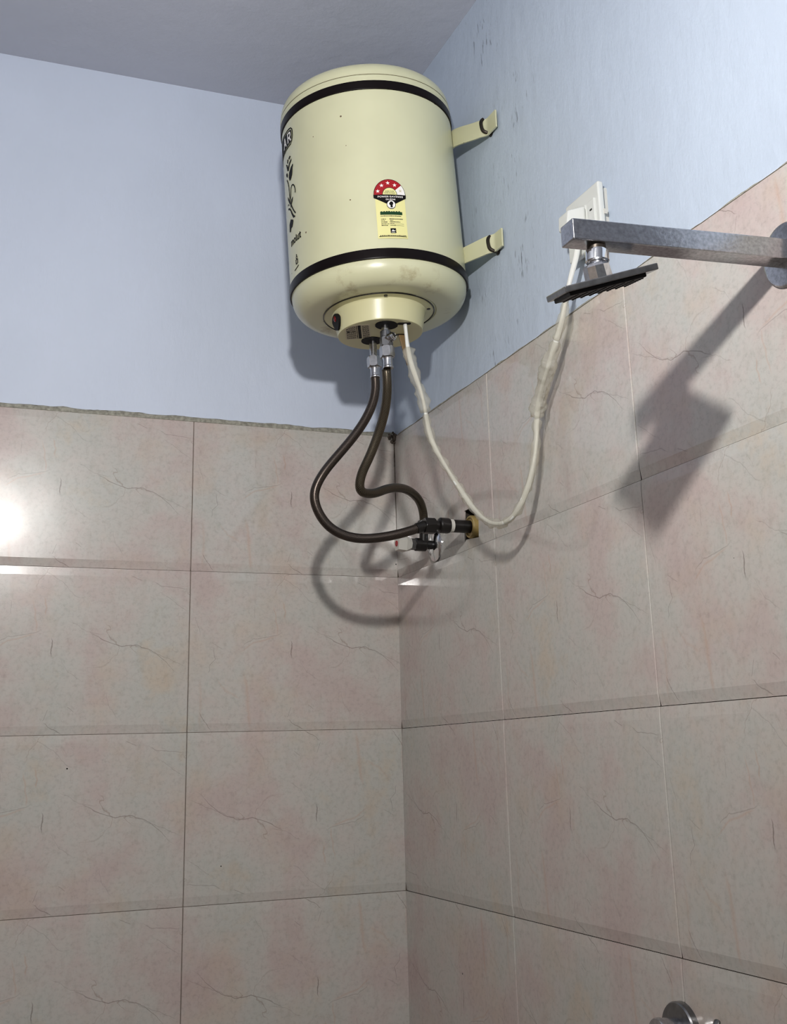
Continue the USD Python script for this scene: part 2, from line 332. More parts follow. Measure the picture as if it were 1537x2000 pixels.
def braid_material(name, c1, c2):
    return mat(name, {'tc': ('texture_coordinate', {}), 'mp': ('mapping', {'scale': (22.0, 760.0, 1.0)}), 'ck': ('checker_texture', {'scale': 1.0, 'color1': c1, 'color2': c2}),
                              'b': ('bump', {'strength': .35, 'distance': .0004}), 'p': ('principled_bsdf', {'metallic': .8, 'roughness': .30})},
              [('tc.UV', 'mp.vector'), ('mp.vector', 'ck.vector'), ('ck.color', 'p.base_color'), ('ck.fac', 'b.height'), ('b.normal', 'p.normal')])
M_BRAID = braid_material('steel_braid', lin(50, 44, 41), lin(84, 75, 68))
M_BRAID2 = braid_material('olive_steel_braid', lin(60, 54, 46), lin(96, 88, 74))
M_NUT = plain('nut_chrome', (.46, .46, .47), .20, 1.0, mottle=.2, scale=200)
M_BULB = mat('lamp_glow', {'e': ('emission', {'color': (1.0, .975, .94), 'strength': BULB_STRENGTH})}, [], 'e.emission')

# ------------------------------------------------------------------ the setting
Z_TILE, Z_CEIL, Z_FLOOR = 0.5985, 1.348, -1.5
X_W, Y_W = -1.16, -1.74              # side wall and door wall
ROWS = [0.5985, 0.3, 0.0, -0.3, -0.6, -0.9, -1.2, -1.5]
TH, RIM, JG = 0.0030, 0.0022, 0.0005
def on_wall(wall, u, depth, z):      # u: distance from the corner along the wall; depth: into the room
    return (-u, -depth, z) if wall == 'L' else (-depth, -u, z)
def tile_mesh(wall, u0, u1, z0, z1, flip, cut, hole=None):
    g, bv, e = JG, 0.015, 0.0016
    a0, a1, c0, c1 = u0+(g if u0 > 0 else 0), u1-g, z0+g, z1-g
    tu, tz = rng.normal(0, .0007, 2)
    US = [(a0+(.0002 if u0 > 0 else 0), -.0010 if u0 > 0 else 0), (a0+e, 0), (a1-e, 0), (a1-.0002, -.0010)]
    ZS = [(c0, -RIM*1.2), (c0+bv, 0), (c1-bv, 0), (c1, -RIM*.40)]
    V, S, F = [], [], []
    for back in (0, 1):
        for z, dz in ZS:
            for u, du in US:
                V.append(on_wall(wall, u, -TH if back else du+dz*.9+tu*(u-(u0+u1)/2)+tz*(z-(z0+z1)/2), z))
                s = (u1-u) if wall == 'L' else (u-u0); v = z1-z
                S.append((.45-s, .2985-v) if flip else (s, v))
    I = lambda k, i, j: k*16+j*4+i
    for i in range(3):
        for j in range(3):
            F += [(I(0, i, j), I(0, i+1, j), I(0, i+1, j+1), I(0, i, j+1)), (I(1, i, j), I(1, i, j+1), I(1, i+1, j+1), I(1, i+1, j))]
        F += [(I(1, i, 0), I(1, i+1, 0), I(0, i+1, 0), I(0, i, 0)), (I(0, i, 3), I(0, i+1, 3), I(1, i+1, 3), I(1, i, 3)),
              (I(0, 0, i), I(0, 0, i+1), I(1, 0, i+1), I(1, 0, i)), (I(1, 3, i), I(1, 3, i+1), I(0, 3, i+1), I(0, 3, i))]
    T = []
    for q in F: T += [(q[0], q[1], q[2]), (q[0], q[2], q[3])]
    # unshared vertices keep the facets crisp; uv per vertex
    m = trimesh.Trimesh(V, T, process=False)
    if m.volume < 0: T = [t[::-1] for t in T]
    V, S, T = np.array(V), np.array(S), np.array(T)
    if hole is not None:
        mm = to_m(trimesh.Trimesh(V, T, process=False)) - to_m(hole)
        t = from_m(mm); V2, T2 = t.vertices, t.faces
        uu = -V2[:, 1] if wall == 'R' else -V2[:, 0]
        s = (u1-uu) if wall == 'L' else (uu-u0); v = z1-V2[:, 2]
        S2 = np.stack([.45-s, .2985-v], 1) if flip else np.stack([s, v], 1)
        V, S, T = V2, S2, T2
    return trimesh.Trimesh(V[T].reshape(-1, 3), np.arange(len(T)*3).reshape(-1, 3), process=False), S[T].reshape(-1, 2)
HOLE = extrude(Polygon([(-.3305, .3145), (-.338, .3185), (-.389, .3135), (-.3915, .345), (-.386, .362), (-.3765, .369), (-.362, .372), (-.3335, .3715), (-.331, .352)]), .2)
# (polygon is in y, z; turn it to face x)
HOLE.apply_transform(np.array([[0, 0, 1, -.1], [1, 0, 0, 0], [0, 1, 0, 0], [0, 0, 0, 1.0]])); 
if HOLE.volume < 0: HOLE.invert()

wl = struct('wall_left', 'wall facing the camera on the left, pale blue paint above marble-print tiles')
wr = struct('wall_right', 'wall running toward the camera on the right, scuffed pale blue paint above marble-print tiles')
obj('plaster', bx(X_W-.1, .1, .004, .1, Z_TILE, Z_CEIL), M_PAINT_L, wl)
obj('tile_bed', bx(X_W-.1, .1, TH, .1, Z_FLOOR, Z_TILE), M_GROUT, wl)
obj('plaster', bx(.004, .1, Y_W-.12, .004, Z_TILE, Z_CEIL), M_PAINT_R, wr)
recess = extrude(affinity.scale(Polygon([(-.33, .3145), (-.392, .3135), (-.392, .372), (-.33, .372)]), 1, 1), .035)
recess.apply_transform(np.array([[0, 0, 1, -.005], [1, 0, 0, 0], [0, 1, 0, 0], [0, 0, 0, 1.0]]))
if recess.volume < 0: recess.invert()
obj('tile_bed', from_m(to_m(bx(TH, .1, Y_W-.12, TH, Z_FLOOR, Z_TILE)) - to_m(recess)), M_DARKHOLE, wr)
for r in range(len(ROWS)-1):
    z1, z0 = ROWS[r], ROWS[r+1]
    us = [0.0, .427, .877, -X_W]
    for c in range(3):
        fl = (r >= 2) if c == 0 else (r == 5 or c == 2)
        m, uv = tile_mesh('L', us[c], us[c+1], z0, z1, fl, None)
        obj('tile', m, M_TILE, wl, uv=uv)
    us = [0.0, .4503, .9011, 1.3515, -Y_W]
    for c in range(4):
        fl = {0: r in (0, 2, 3), 1: r == 3, 2: r == 0, 3: r % 2 == 0}[c]
        m, uv = tile_mesh('R', us[c], us[c+1], z0, z1, fl, None, HOLE if (r == 0 and c == 0) else None)
        obj('tile', m, M_TILE, wr, uv=uv)
ce = struct('ceiling', 'grey-blue painted ceiling'); obj('slab', bx(X_W-.1, .1, Y_W-.12, .1, Z_CEIL, Z_CEIL+.1), M_CEIL, ce)
fl_ = struct('floor', 'bathroom floor'); obj('slab', bx(X_W-.1, .1, Y_W-.12, .1, Z_FLOOR-.1, Z_FLOOR), M_FLOOR, fl_)
ws = struct('wall_side', 'side wall of the bathroom, outside the picture')
obj('plaster', bx(X_W-.1, X_W, Y_W-.12, .003, Z_TILE, Z_CEIL), M_FAR, ws); obj('tiling', bx(X_W-.1, X_W, Y_W-.12, .003, Z_FLOOR, Z_TILE), M_SIDE, ws)
wf = struct('wall_front', 'wall with the doorway that the camera looks through')
DOOR = (-1.08, -.28, .50)
obj('plaster', cat_(bx(X_W, DOOR[0], Y_W-.12, Y_W, Z_FLOOR, Z_CEIL), bx(DOOR[1], .003, Y_W-.12, Y_W, Z_FLOOR, Z_CEIL), bx(DOOR[0], DOOR[1], Y_W-.12, Y_W, DOOR[2], Z_CEIL)), M_FAR, wf)

# cement smears along the tops of the tiles and the dirty grout of the corner
def ragged_strip(wall, u0, u1, z0, h, jit, n, depth, seed):
    us = np.linspace(u0, u1, n)
    tops = z0 + h*(1 + jit*(meshkit.fbm(np.stack([us*28, us*0, us*0+seed], 1), 4, seed)-.5)*2)
    V, F = [], []
    for u, tz in zip(us, tops):
        for z, d in ((z0-.0005, -.006), (z0-.0005, depth), (tz-.003, depth*.7), (tz, -.0035), (tz, -.006)):
            V.append(on_wall(wall, u, d, z))
    for i in range(n-1):
        for k in range(5):
            a, b = i*5+k, i*5+(k+1) % 5; F += [(a, b, b+5), (a, b+5, a+5)]
    e = (n-1)*5
    F += [(0, 2, 1), (0, 3, 2), (0, 4, 3), (e, e+1, e+2), (e, e+2, e+3), (e, e+3, e+4)]
    m = trimesh.Trimesh(V, F, process=False)
    if m.volume < 0: m.invert()
    return m
t1 = obj('trim_1', ragged_strip('L', 0.0, 1.15, Z_TILE, .0095, .30, 160, .0004, 3), M_CEMENT); t1.SetCustomDataByKey('kind', 'structure'); t1.SetCustomDataByKey('label', 'ragged grey cement line along the top of the left wall tiles')
t2 = obj('trim_2', ragged_strip('R', 0.0, 1.73, Z_TILE, .0036, .8, 220, .0004, 9), M_CEMENT); t2.SetCustomDataByKey('kind', 'structure'); t2.SetCustomDataByKey('label', 'thin grey cement line along the top of the right wall tiles')
zz = np.linspace(.36, .60, 60); nz = meshkit.fbm(np.stack([zz*40, zz*0, zz*0], 1), 4, 5)
rad = np.interp(zz, [.36, .50, .60], [.0003, .0010, .0018])*(0.5+nz)
t3, _ = tube(np.stack([-.0002+0*zz, -.0002+0*zz, zz], 1), rad, 8)
t3 = obj('trim_3', t3, M_MOULD, smooth=True); t3.SetCustomDataByKey('kind', 'structure'); t3.SetCustomDataByKey('label', 'dark dirty grout line in the corner where the tiled walls meet')
blot = trimesh.util.concatenate([trimesh.creation.icosphere(2, .0016+.0026*rng.random()).apply_transform(trimesh.transformations.scale_matrix(1)) .apply_translation((-.0005-.012*rng.random()*(k % 2), -.0005-.010*rng.random()*((k+1) % 2), .600+.010*rng.normal())) for k in range(16)])
blot.vertices[:, 0] = np.clip(blot.vertices[:, 0], -.02, .004); 
t4 = obj('trim_4', blot, M_MOULD, smooth=True); t4.SetCustomDataByKey('kind', 'structure'); t4.SetCustomDataByKey('label', 'black mildew clump in the corner at the top of the tiles')

# ------------------------------------------------------------------ the lamp over the door (behind the camera's view)
bl = thing('light_bulb', 'lit round lamp with a shallow glass on the wall over the doorway', 'lamp', loc=BULB_POS)
ydir = (0, 1, 0); yb = Y_W - BULB_POS[1]
obj('holder', lathe([(0, yb), (.034, yb), (.034, yb+.010), (.026, yb+.016), (.030, -.006), (.0305, .0005), (.0280, .0005), (.0280, -.002), (0, -.002)], 32, zdir=ydir), M_PVC, bl, smooth=40)
cap_ = [(BULB_R*math.sin(a), .85*BULB_R*(math.cos(a)-math.cos(1.40))) for a in np.linspace(1.40, 0, 14)]
obj('glass', lathe([(0, -.001), (BULB_R*math.sin(1.40), -.001)] + cap_, 40, zdir=ydir), M_BULB, bl, smooth=40)

# ------------------------------------------------------------------ water heater (local frame: z up its axis)
HR = 0.1567
HK = 1.0224          # the heater is modelled in units of 1.0224 m
HC = np.array([-0.176225, -0.378698, 0.819102]); EA = np.array([-0.045215, 0.028715, 0.998565]); E1 = np.array([0.998976, 0.0, 0.045234]); E2 = np.cross(EA, E1)
HM = Gf.Matrix4d(*(E1*HK), 0, *(E2*HK), 0, *(EA*HK), 0, *HC, 1)
def h2w(x, y, z): return HC + HK*(E1*x + E2*y + EA*z)
def w2h(p): p = (np.asarray(p)-HC)/HK; return np.array([p@E1, p@E2, p@EA])
wh = thing('water_heater', 'cream cylindrical storage water heater with dark brown bands hung high near the corner', 'water heater', M=HM)
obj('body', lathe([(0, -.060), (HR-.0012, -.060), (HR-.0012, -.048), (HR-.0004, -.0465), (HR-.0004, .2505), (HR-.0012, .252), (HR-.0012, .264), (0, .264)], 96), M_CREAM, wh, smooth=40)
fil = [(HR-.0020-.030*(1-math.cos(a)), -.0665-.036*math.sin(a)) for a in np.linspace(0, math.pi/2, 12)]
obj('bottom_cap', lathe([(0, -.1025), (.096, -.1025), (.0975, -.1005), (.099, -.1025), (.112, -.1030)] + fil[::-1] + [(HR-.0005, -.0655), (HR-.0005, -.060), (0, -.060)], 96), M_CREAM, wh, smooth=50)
topf = [(.1562-.026*(1-math.cos(a)), .2885+.026*math.sin(a)) for a in np.linspace(0, math.pi/2, 10)]
obj('top_cap', lathe([(0, .264), (HR-.0003, .264), (HR-.0003, .2745), (HR+.0010, .2765), (HR+.0012, .2790), (HR+.0002, .2810), (HR-.0012, .2818)] + topf + [(0, .3150)], 96), M_CREAM, wh, smooth=50)
for z0, z1 in ((-.0664, -.0484), (.2522, .2690)):
    obj('band', lathe([(HR-.0015, z0), (HR+.0010, z0+.0003), (HR+.0018, z0+.0022), (HR+.0018, z1-.0022), (HR+.0010, z1-.0003), (HR-.0015, z1), (HR-.0015, z0)], 96), M_BAND, wh, smooth=50)
obj('cap_seam', lathe([(HR-.001, .2808), (HR+.0007, .2808), (HR+.0007, .2816), (HR-.001, .2816), (HR-.001, .2808)], 96), M_SEAM, wh, smooth=30)
# switch housing below
OX, OY = -.0033, .0013
hh = lathe([(0, -.1410), (.0728, -.1410), (.0745, -.1400), (.0752, -.1380), (.0815, -.1065), (.0835, -.1040), (.0955, -.1035), (.0960, -.1010), (0, -.1010)], 80); hh.apply_translation((OX, OY, 0))
obj('switch_housing', hh, M_CREAM2, wh, smooth=35)
obj('gasket', lathe([(.0972, -.1040), (.0984, -.1040), (.0984, -.1020), (.0972, -.1020), (.0972, -.1040)], 80).apply_translation((OX, OY, 0)), M_FIT, wh)
for th in (-103, -30, 100):
    a = math.radians(th)
    obj('screw', cyl(.0033, .0014, (OX+.0885*math.cos(a), OY+.0885*math.sin(a), -.1049), n=14, bev=.0004), M_FIT, wh, smooth=30)
# indicator lamp: a black drop-shaped bezel with a red lens, on the side of the housing
a = math.radians(-181.0); nrm = np.array([math.cos(a), math.sin(a), -.17]); nrm /= np.linalg.norm(nrm)
pc = np.array([OX+.0788*math.cos(a), OY+.0788*math.sin(a), -.1190])
drop = Polygon([(.0165*math.cos(t)*(1 if math.sin(t) > 0 else (1+.25*math.sin(t))), .0115*math.sin(t)*(1 if math.sin(t) > 0 else 1.55)) for t in np.linspace(0, 2*math.pi, 40)[:-1]])
bz = extrude(drop, .006); tz = nrm; ty = np.array([0, 0, 1.0])-tz*tz[2]; ty /= np.linalg.norm(ty); tx = np.cross(ty, tz)
T = np.eye(4); T[:3, 0], T[:3, 1], T[:3, 2], T[:3, 3] = tx, ty, tz, pc-tz*.003; bz.apply_transform(T)
ind = obj('indicator_bezel', bz, M_BLACK, wh, smooth=30)
ln = trimesh.creation.icosphere(3, .0048); ln.apply_scale((1, 1.1, .5)); T2 = T.copy(); T2[:3, 3] = pc+tz*.003+ty*.003; ln.apply_transform(T2)
obj('lens', ln, M_LENS, ind, smooth=True, label='red indicator lens')
# pipe openings, pipes, cable slot
zb = -.1410
for (cx, cy, rx, ry, rot) in ((-.0098, -.0450, .0215, .0185, .6), (-.0085, .0300, .0205, .0185, .6)):
    e = affinity.rotate(affinity.scale(Point(0, 0).buffer(1, 32), rx, ry), math.degrees(rot)); m = extrude(e, .0012); m.apply_translation((cx, cy, zb-.0010))
    obj('pipe_collar', m, M_BLACK, wh, smooth=30)
obj('outlet_pipe', cyl(.0068, .050, (-.0120, -.0435, -.1910), n=24), M_CHROME_W, wh, smooth=40)
obj('inlet_pipe', cyl(.0068, .050, (-.0065, .0325, -.1910), n=24), M_CHROME_W, wh, smooth=40)
sl = extrude(LineString([(.0105, -.0560), (.0255, -.0590)]).buffer(.0042), .0012); sl.apply_translation((0, 0, zb-.0010)); obj('cable_slot', sl, M_BLACK, wh)
sl = extrude(LineString([(.0265, -.006), (.0375, -.008)]).buffer(.0030), .0012); sl.apply_translation((0, 0, zb-.0010)); obj('strip_slot', sl, M_FIT, wh)
st = rbox(.0120, .0035, .058, .0012); T = trimesh.transformations.rotation_matrix(-.20, (0, 1, 0)); st.apply_transform(T); st.apply_translation((.0385, -.0075, zb-.0285)); obj('hanging_strip', st, M_BROWN, wh, smooth=30, label='brown plastic strip hanging under the housing')
# safety valve on the outlet pipe
sv = cat_(hexnut(.0115, .016, (-.0120, -.0435, -.1800)), cyl(.0095, .012, (-.0120, -.0435, -.1640), n=20, bev=.001))
vdir = np.array([.42, -.80, .20]); vdir /= np.linalg.norm(vdir); v0 = np.array([-.0120, -.0435, -.1690])
svp = obj('safety_valve', sv, M_CHROME_D, wh, smooth=30)
obj('side_plug', cat_(cyl(.0078, .017, v0, vdir, 20, .001), hexnut(.0092, .006, v0+vdir*.004, vdir)), M_CHROME_W, svp, smooth=30)
pin = cyl(.0062, .003, v0+vdir*.0165, vdir, 20, .0008)
cr = cat_(rbox(.0095, .0022, .0012, .0004), rbox(.0022, .0095, .0012, .0004)); cr = place(cr, v0+vdir*.0198, vdir)
obj('valve_screw', cat_(pin), M_CHROME, svp, smooth=30); obj('screw_cross', cr, M_FIT, svp)
# mounting straps
def strap(zw0, zw1, plan, zfoot):
    ls = LineString(plan); rd = ls.buffer(0)
    q = np.array([ls.interpolate(k, normalized=True).coords[0] for k in np.linspace(0, 1, 49)])
    for _ in range(3): q[1:-1] = .25*q[:-2]+.5*q[1:-1]+.25*q[2:]
    pts = np.c_[q, 0*q[:, 0]]; s = np.linspace(0, 1, 49)
    t = np.gradient(pts, axis=0); t /= np.linalg.norm(t, axis=1)[:, None]; nr = np.stack([t[:, 1], -t[:, 0], 0*t[:, 0]], 1); th = .0016
    V, F = [], []
    for i, (p, q) in enumerate(zip(pts, nr)):
        k = np.clip((s[i]-.15)/.62, 0, 1); k = k*k*(3-2*k)
        a0, a1 = zw0+(zfoot[0]-zw0)*k, zw1+(zfoot[1]-zw1)*k
        for d, z in ((th, a0), (th, a1), (-th, a1), (-th, a0)): V.append(w2h((p[0]+q[0]*d, p[1]+q[1]*d, z)))
    for i in range(len(pts)-1):
        for k in range(4):
            a, b = i*4+k, i*4+(k+1) % 4; F += [(a, b, b+4), (a, b+4, a+4)]
    e = (len(pts)-1)*4; F += [(0, 2, 1), (0, 3, 2), (e, e+1, e+2), (e, e+2, e+3)]
    m = trimesh.Trimesh(V, F, process=False)
    if m.volume < 0: m.invert()
    return m
PLAN_A = [(-.0360, -.400), (-.0350, -.430), (-.0125, -.5020), (-.0036, -.5120), (-.0030, -.5470)]
PLAN_B = [(-.0370, -.410), (-.0360, -.442), (-.0125, -.5080), (-.0036, -.5180), (-.0030, -.5460)]
obj('mounting_strap', strap(1.050, 1.086, PLAN_A, (1.036, 1.070)), M_CREAM, wh, smooth=40)
obj('mounting_strap', strap(.804, .835, PLAN_B, (.802, .836)), M_CREAM, wh, smooth=40)

# prints and stickers: flat print a quarter of a millimetre proud of the shell
def wrap(m, th0, z0, off=.00035, rad=HR, L=.004):
    m = subdiv(m, L) if L else m.copy(); v = m.vertices.copy()
    th = math.radians(th0) + v[:, 0]/rad; rr = rad + off - .0004 + v[:, 2]
    m.vertices = np.stack([rr*np.cos(th), rr*np.sin(th), z0+v[:, 1]], 1); return m
def shape(p, h=.0003): return extrude(p, h)
LT, LZ, KV = -101.0, .0490, 1.058
def lb(m, off): return wrap(m, LT, LZ, off)
def circ(x, y, r): return Point(x, y).buffer(r, 24)
def star(x, y, r, rot=0):
    return Polygon([(x+(r if k % 2 == 0 else r*.42)*math.sin(rot+k*math.pi/5), y+(r if k % 2 == 0 else r*.42)*math.cos(rot+k*math.pi/5)) for k in range(10)])
sk = obj('energy_label', lb(shape(sbox(-.0252, -.0800, .0252, -.006)), .0006), M_LBLY, wh, label='yellow energy rating sticker with a red star dial')
half = lambda r: affinity.scale(circ(0, 0, r).intersection(sbox(-1, 0, 1, 1)), 1, KV, origin=(0, 0))
dialo = half(.0272); dial = half(.0264)
wedge = Polygon([(0, 0), (.06, 0), (.06, .060*math.tan(math.radians(41)))])
obj('dial_border', lb(shape(dialo), .0007), M_INK, sk)
obj('dial_red', lb(shape(dial.difference(wedge)), .0009), M_RED, sk)
obj('dial_white', lb(shape(dial.intersection(wedge)), .0009), M_LBLW, sk)
stars = [(-.0198, .0066), (-.0128, .0170), (-.0020, .0216), (.0094, .0178)]
for x, y in stars: obj('star', lb(shape(star(x, y, .0038)), .0011), M_LBLW, sk)
obj('star', lb(shape(star(.0185, .0075, .0034)), .0011), M_SILVER, sk, label='faint unlit star')
obj('dial_core_border', lb(shape(half(.0126)), .0010), M_GREEN, sk); obj('dial_core', lb(shape(half(.0117)), .0012), M_LBLY, sk)
obj('dial_text', cat_(lb(flat_text('MORE STARS', .0018, 0, .0060, True, .0150), .0014), lb(flat_text('MORE SAVINGS', .0018, 0, .0029, True, .0180), .0014)), M_GREEN, sk)
fan = Polygon([(-.0277, 0), (.0277, 0), (.0272, -.0062), (.0090, -.0166), (-.0072, -.0166), (-.0277, -.0056)])
obj('fan_panel', lb(shape(fan), .0011), M_INK, sk)
obj('fan_text', cat_(lb(flat_text('POWER SAVINGS', .0029, .0008, -.0038, True, .0430), .0013), lb(flat_text('GUIDE', .0026, .0006, -.0090, True, .0165), .0013)), M_LBLW, sk)
obj('emblem_ring', lb(shape(affinity.scale(circ(.0010, -.0185, .0076), 1, KV)), .0013), M_INK, sk); obj('emblem_disc', lb(shape(affinity.scale(circ(.0010, -.0185, .0068), 1, KV)), .0015), M_LBLW, sk)
hand = union_all([affinity.scale(circ(.0014, -.0165, .0029), 1, 1.2), sbox(-.0004, -.0240, .0030, -.0170), affinity.rotate(sbox(-.0022, -.0195, -.0008, -.0160), 20)])
obj('emblem', lb(shape(hand), .0017), M_INK, sk)
obj('green_bar', lb(shape(sbox(-.0187, -.0372, .0187, -.0318)), .0009), M_GREEN, sk)
obj('green_peaks', lb(shape(union_all([Polygon([(x, -.0318), (x+.004, -.0318), (x+.001+.002*((k*37) % 5)/5, -.0318+.0012+.0010*((k*13) % 4)/4)]) for k, x in enumerate(np.arange(-.0180, .0150, .0042))])), .0009), M_GREEN, sk)
def rows(spec):     # blurred small print: rows of short bars
    out = []; r2 = random.Random(4)
    for x0, x1, y, h in spec:
        x = x0
        while x < x1:
            w = min(r2.uniform(.0008, .0028), x1-x); out.append(sbox(x, y-h/2, x+w, y+h/2*r2.uniform(.5, 1))); x += w+.0005
    return union_all(out)
obj('small_print', lb(shape(rows([(-.0186, .0166, -.0395, .0012), (-.0180, -.0098, -.0452, .0012), (-.0040, .0186, -.0449, .0014), (-.0180, -.0120, -.0480, .0010), (-.0030, .0020, -.0475, .0010), (-.0180, -.0080, -.0507, .0012), (-.0040, .0140, -.0504, .0012),
     (-.0180, -.0050, -.0538, .0012), (-.0035, .0040, -.0535, .0012), (-.0180, -.0070, -.0567, .0012), (-.0035, .0060, -.0566, .0012), (-.0220, .0225, -.0752, .0014)])), .0009), M_INK, sk)
obj('ruled_lines', lb(shape(union_all([sbox(.004, -.0541, .0200, -.0538), sbox(.004, -.0571, .0200, -.0568), sbox(-.0235, -.0775, .0235, -.0767)])), .0009), M_INK, sk)
obj('logo_square', lb(shape(sbox(-.0036, -.0708, .0056, -.0622)), .0009), M_INK, sk)
obj('logo_mark', lb(shape(union_all([Polygon([(-.0022, -.0672), (.0005, -.0640), (.0018, -.0660), (.0048, -.0655), (.0026, -.0676)]), sbox(-.0024, -.0698, .0040, -.0690)])), .0011), M_LBLW, sk)
# prints on the far left side of the shell: (degrees round the shell, height)
def dp(pts): return Polygon([((t+170)*math.pi/180*HR, z) for t, z in pts]).buffer(0)
def dl(pts, w):
    p = np.array([((t+170)*math.pi/180*HR, z) for t, z in pts]); q, _ = spline(p, 30); return LineString(q).buffer(w)
def side(m, off=.0004): return wrap(m, -170.0, 0.0, off)
# badge: a rounded plate whose right-hand end shows, with the letters AR
plate = lambda d: Polygon([(-.1100+d, .2000+d*.6), (-.0060, .2015+d), (.0012-d*.5, .2065+d*.4), (.0042-d, .2150), (.0044-d, .2235), (.0036-d, .2285-d*.5), (-.0010, .2335-d), (-.0100, .2355-d), (-.1100+d, .2385-d)])
pb = obj('badge_border', side(shape(plate(0).difference(plate(.0022)))), M_INK, wh, label='black lined badge with the letters AR')
obj('badge_panel', side(shape(plate(.0046))), M_INK, pb)
lt = cat_(flat_text('A', .0185, -.0330, .2185, True, .0180), flat_text('R', .0185, -.0100, .2185, True, .0150)); obj('badge_letters', side(lt, .0006), M_LBLW, pb)
fl1 = union_all([dp([(-174.3, .1825), (-173.2, .1795), (-175.8, .1765), (-176.6, .1805)]), dp([(-178.5, .1815), (-177.3, .1778), (-178.7, .1730), (-180.0, .1755)]),
    dp([(-172.4, .1742), (-172.5, .1702), (-175.1, .1670), (-176.8, .1615), (-178.1, .1578), (-180.0, .1598), (-181.6, .1714), (-182.2, .1760), (-180.0, .1721), (-178.7, .1647), (-175.9, .1706)]),
    dp([(-170.7, .1615), (-170.5, .1589), (-171.5, .1545), (-172.1, .1458), (-172.7, .1421), (-174.6, .1368), (-176.8, .1362), (-178.1, .1436), (-177.1, .1523), (-173.8, .1585)]),
    dp([(-181.4, .1582), (-179.9, .1520), (-181.1, .1486), (-183.2, .1536), (-183.5, .1582)]),
    dl([(-182.3, .1448), (-180.4, .1365), (-179.2, .1254), (-178.8, .1130), (-178.0, .0982), (-177.4, .0856)], .0012),
    dl([(-169.7, .1045), (-169.5, .1096), (-170.4, .1174), (-171.8, .1219), (-173.8, .1232), (-175.4, .1199), (-176.3, .1124), (-177.8, .1020)], .0011),
    dp([(-173.3, .1005), (-174.3, .0935), (-176.3, .0890), (-176.8, .0936), (-175.8, .0985)]), dp([(-182.6, .1124), (-180.4, .1052), (-177.9, .0962), (-177.2, .0897), (-179.9, .0965), (-182.5, .1064)]),
    dl([(-176.8, .0910), (-174.8, .0802), (-173.2, .0738), (-171.0, .0665)], .0012), dl([(-182.6, .0881), (-179.5, .0843), (-177.5, .0779), (-175.4, .0695), (-172.3, .0611)], .0014), dl([(-178.0, .0796), (-176.3, .0708), (-173.9, .0615)], .0011),
    dp([(-181.6, .0975), (-180.4, .0938), (-183.0, .0953)]), dp([(-178.9, .0640), (-175.2, .0585), (-174.9, .0552), (-176.8, .0474), (-179.3, .0474), (-180.8, .0419), (-182.9, .0443), (-182.4, .0577)])])
obj('flower_print', side(shape(fl1)), M_INK, wh, label='black flower motif printed on the shell')
tx = meshkit.text_mesh('molut', .0120, .0003, True); b = tx.bounds; tx.apply_translation((-b[1][0], 0, 0)); tx.apply_scale((.042/(b[1][0]-b[0][0]), 1, 1))
obj('brand_lettering', wrap(tx, -165.7, .0140), M_INK, wh)
isi = union_all([affinity.scale(circ(-.0085, -.0235, .0068), .55, .75).difference(affinity.scale(circ(-.0085, -.0235, .0048), .5, .72)), affinity.scale(circ(-.0085, -.0160, .0045), .7, .7).difference(affinity.scale(circ(-.0085, -.0160, .003), .6, .6)),
    circ(-.0085, -.0112, .0014), dl([(-171.0, -.0325), (-172.5, -.0338), (-174.5, -.0350), (-177.0, -.0360)], .0008), sbox(-.0130, -.0280, -.0122, -.0190), sbox(-.0048, -.0280, -.0040, -.0190)])
obj('standard_mark', side(shape(isi)), M_INK, wh)
# rating sticker under the housing
def under(m, off):
    m = m.copy(); T = np.eye(4); M2 = np.array([[1, 0], [0, 1]]); v = m.vertices; m.vertices = np.stack([v[:, 0], v[:, 1], zb-off-v[:, 2]], 1); m.invert(); return m
cx, cy, ang = -.0480, -.0050, -22.0
plq = affinity.translate(affinity.rotate(sbox(-.022, -.0330, .022, .0330), ang, origin=(0, 0)), cx, cy).intersection(circ(OX, OY, .0715)).difference(circ(-.0085, .0300, .0200)).difference(circ(-.0098, -.0454, .0200))
rs_ = obj('rating_sticker', under(shape(plq, .0002), .0001), M_SILVER, wh, label='silver rating sticker on the underside')
def ru(p): return affinity.translate(affinity.rotate(p, ang, origin=(0, 0)), cx, cy).intersection(plq)
r3 = random.Random(2); bars = []
for c0, c1 in ((-.0195, -.0030), (.0085, .0200)):
    for y in np.arange(-.028, .030, .0033):
        x = c0
        while x < c1:
            w = min(r3.uniform(.001, .004), c1-x); bars.append(sbox(x, y, x+w, y+.0015)); x += w+.0007
obj('rating_print', under(shape(ru(union_all(bars)), .0002), .0003), M_FIT, rs_)
obj('rating_bars', under(shape(ru(union_all([sbox(.0010, -.0310, .0060, .0310), sbox(-.0015, -.0310, -.0005, .0310), affinity.scale(circ(-.016, -.004, .003), .8, 1), sbox(-.010, -.0055, -.004, -.0030)])), .0002), .0004), M_INK, rs_)

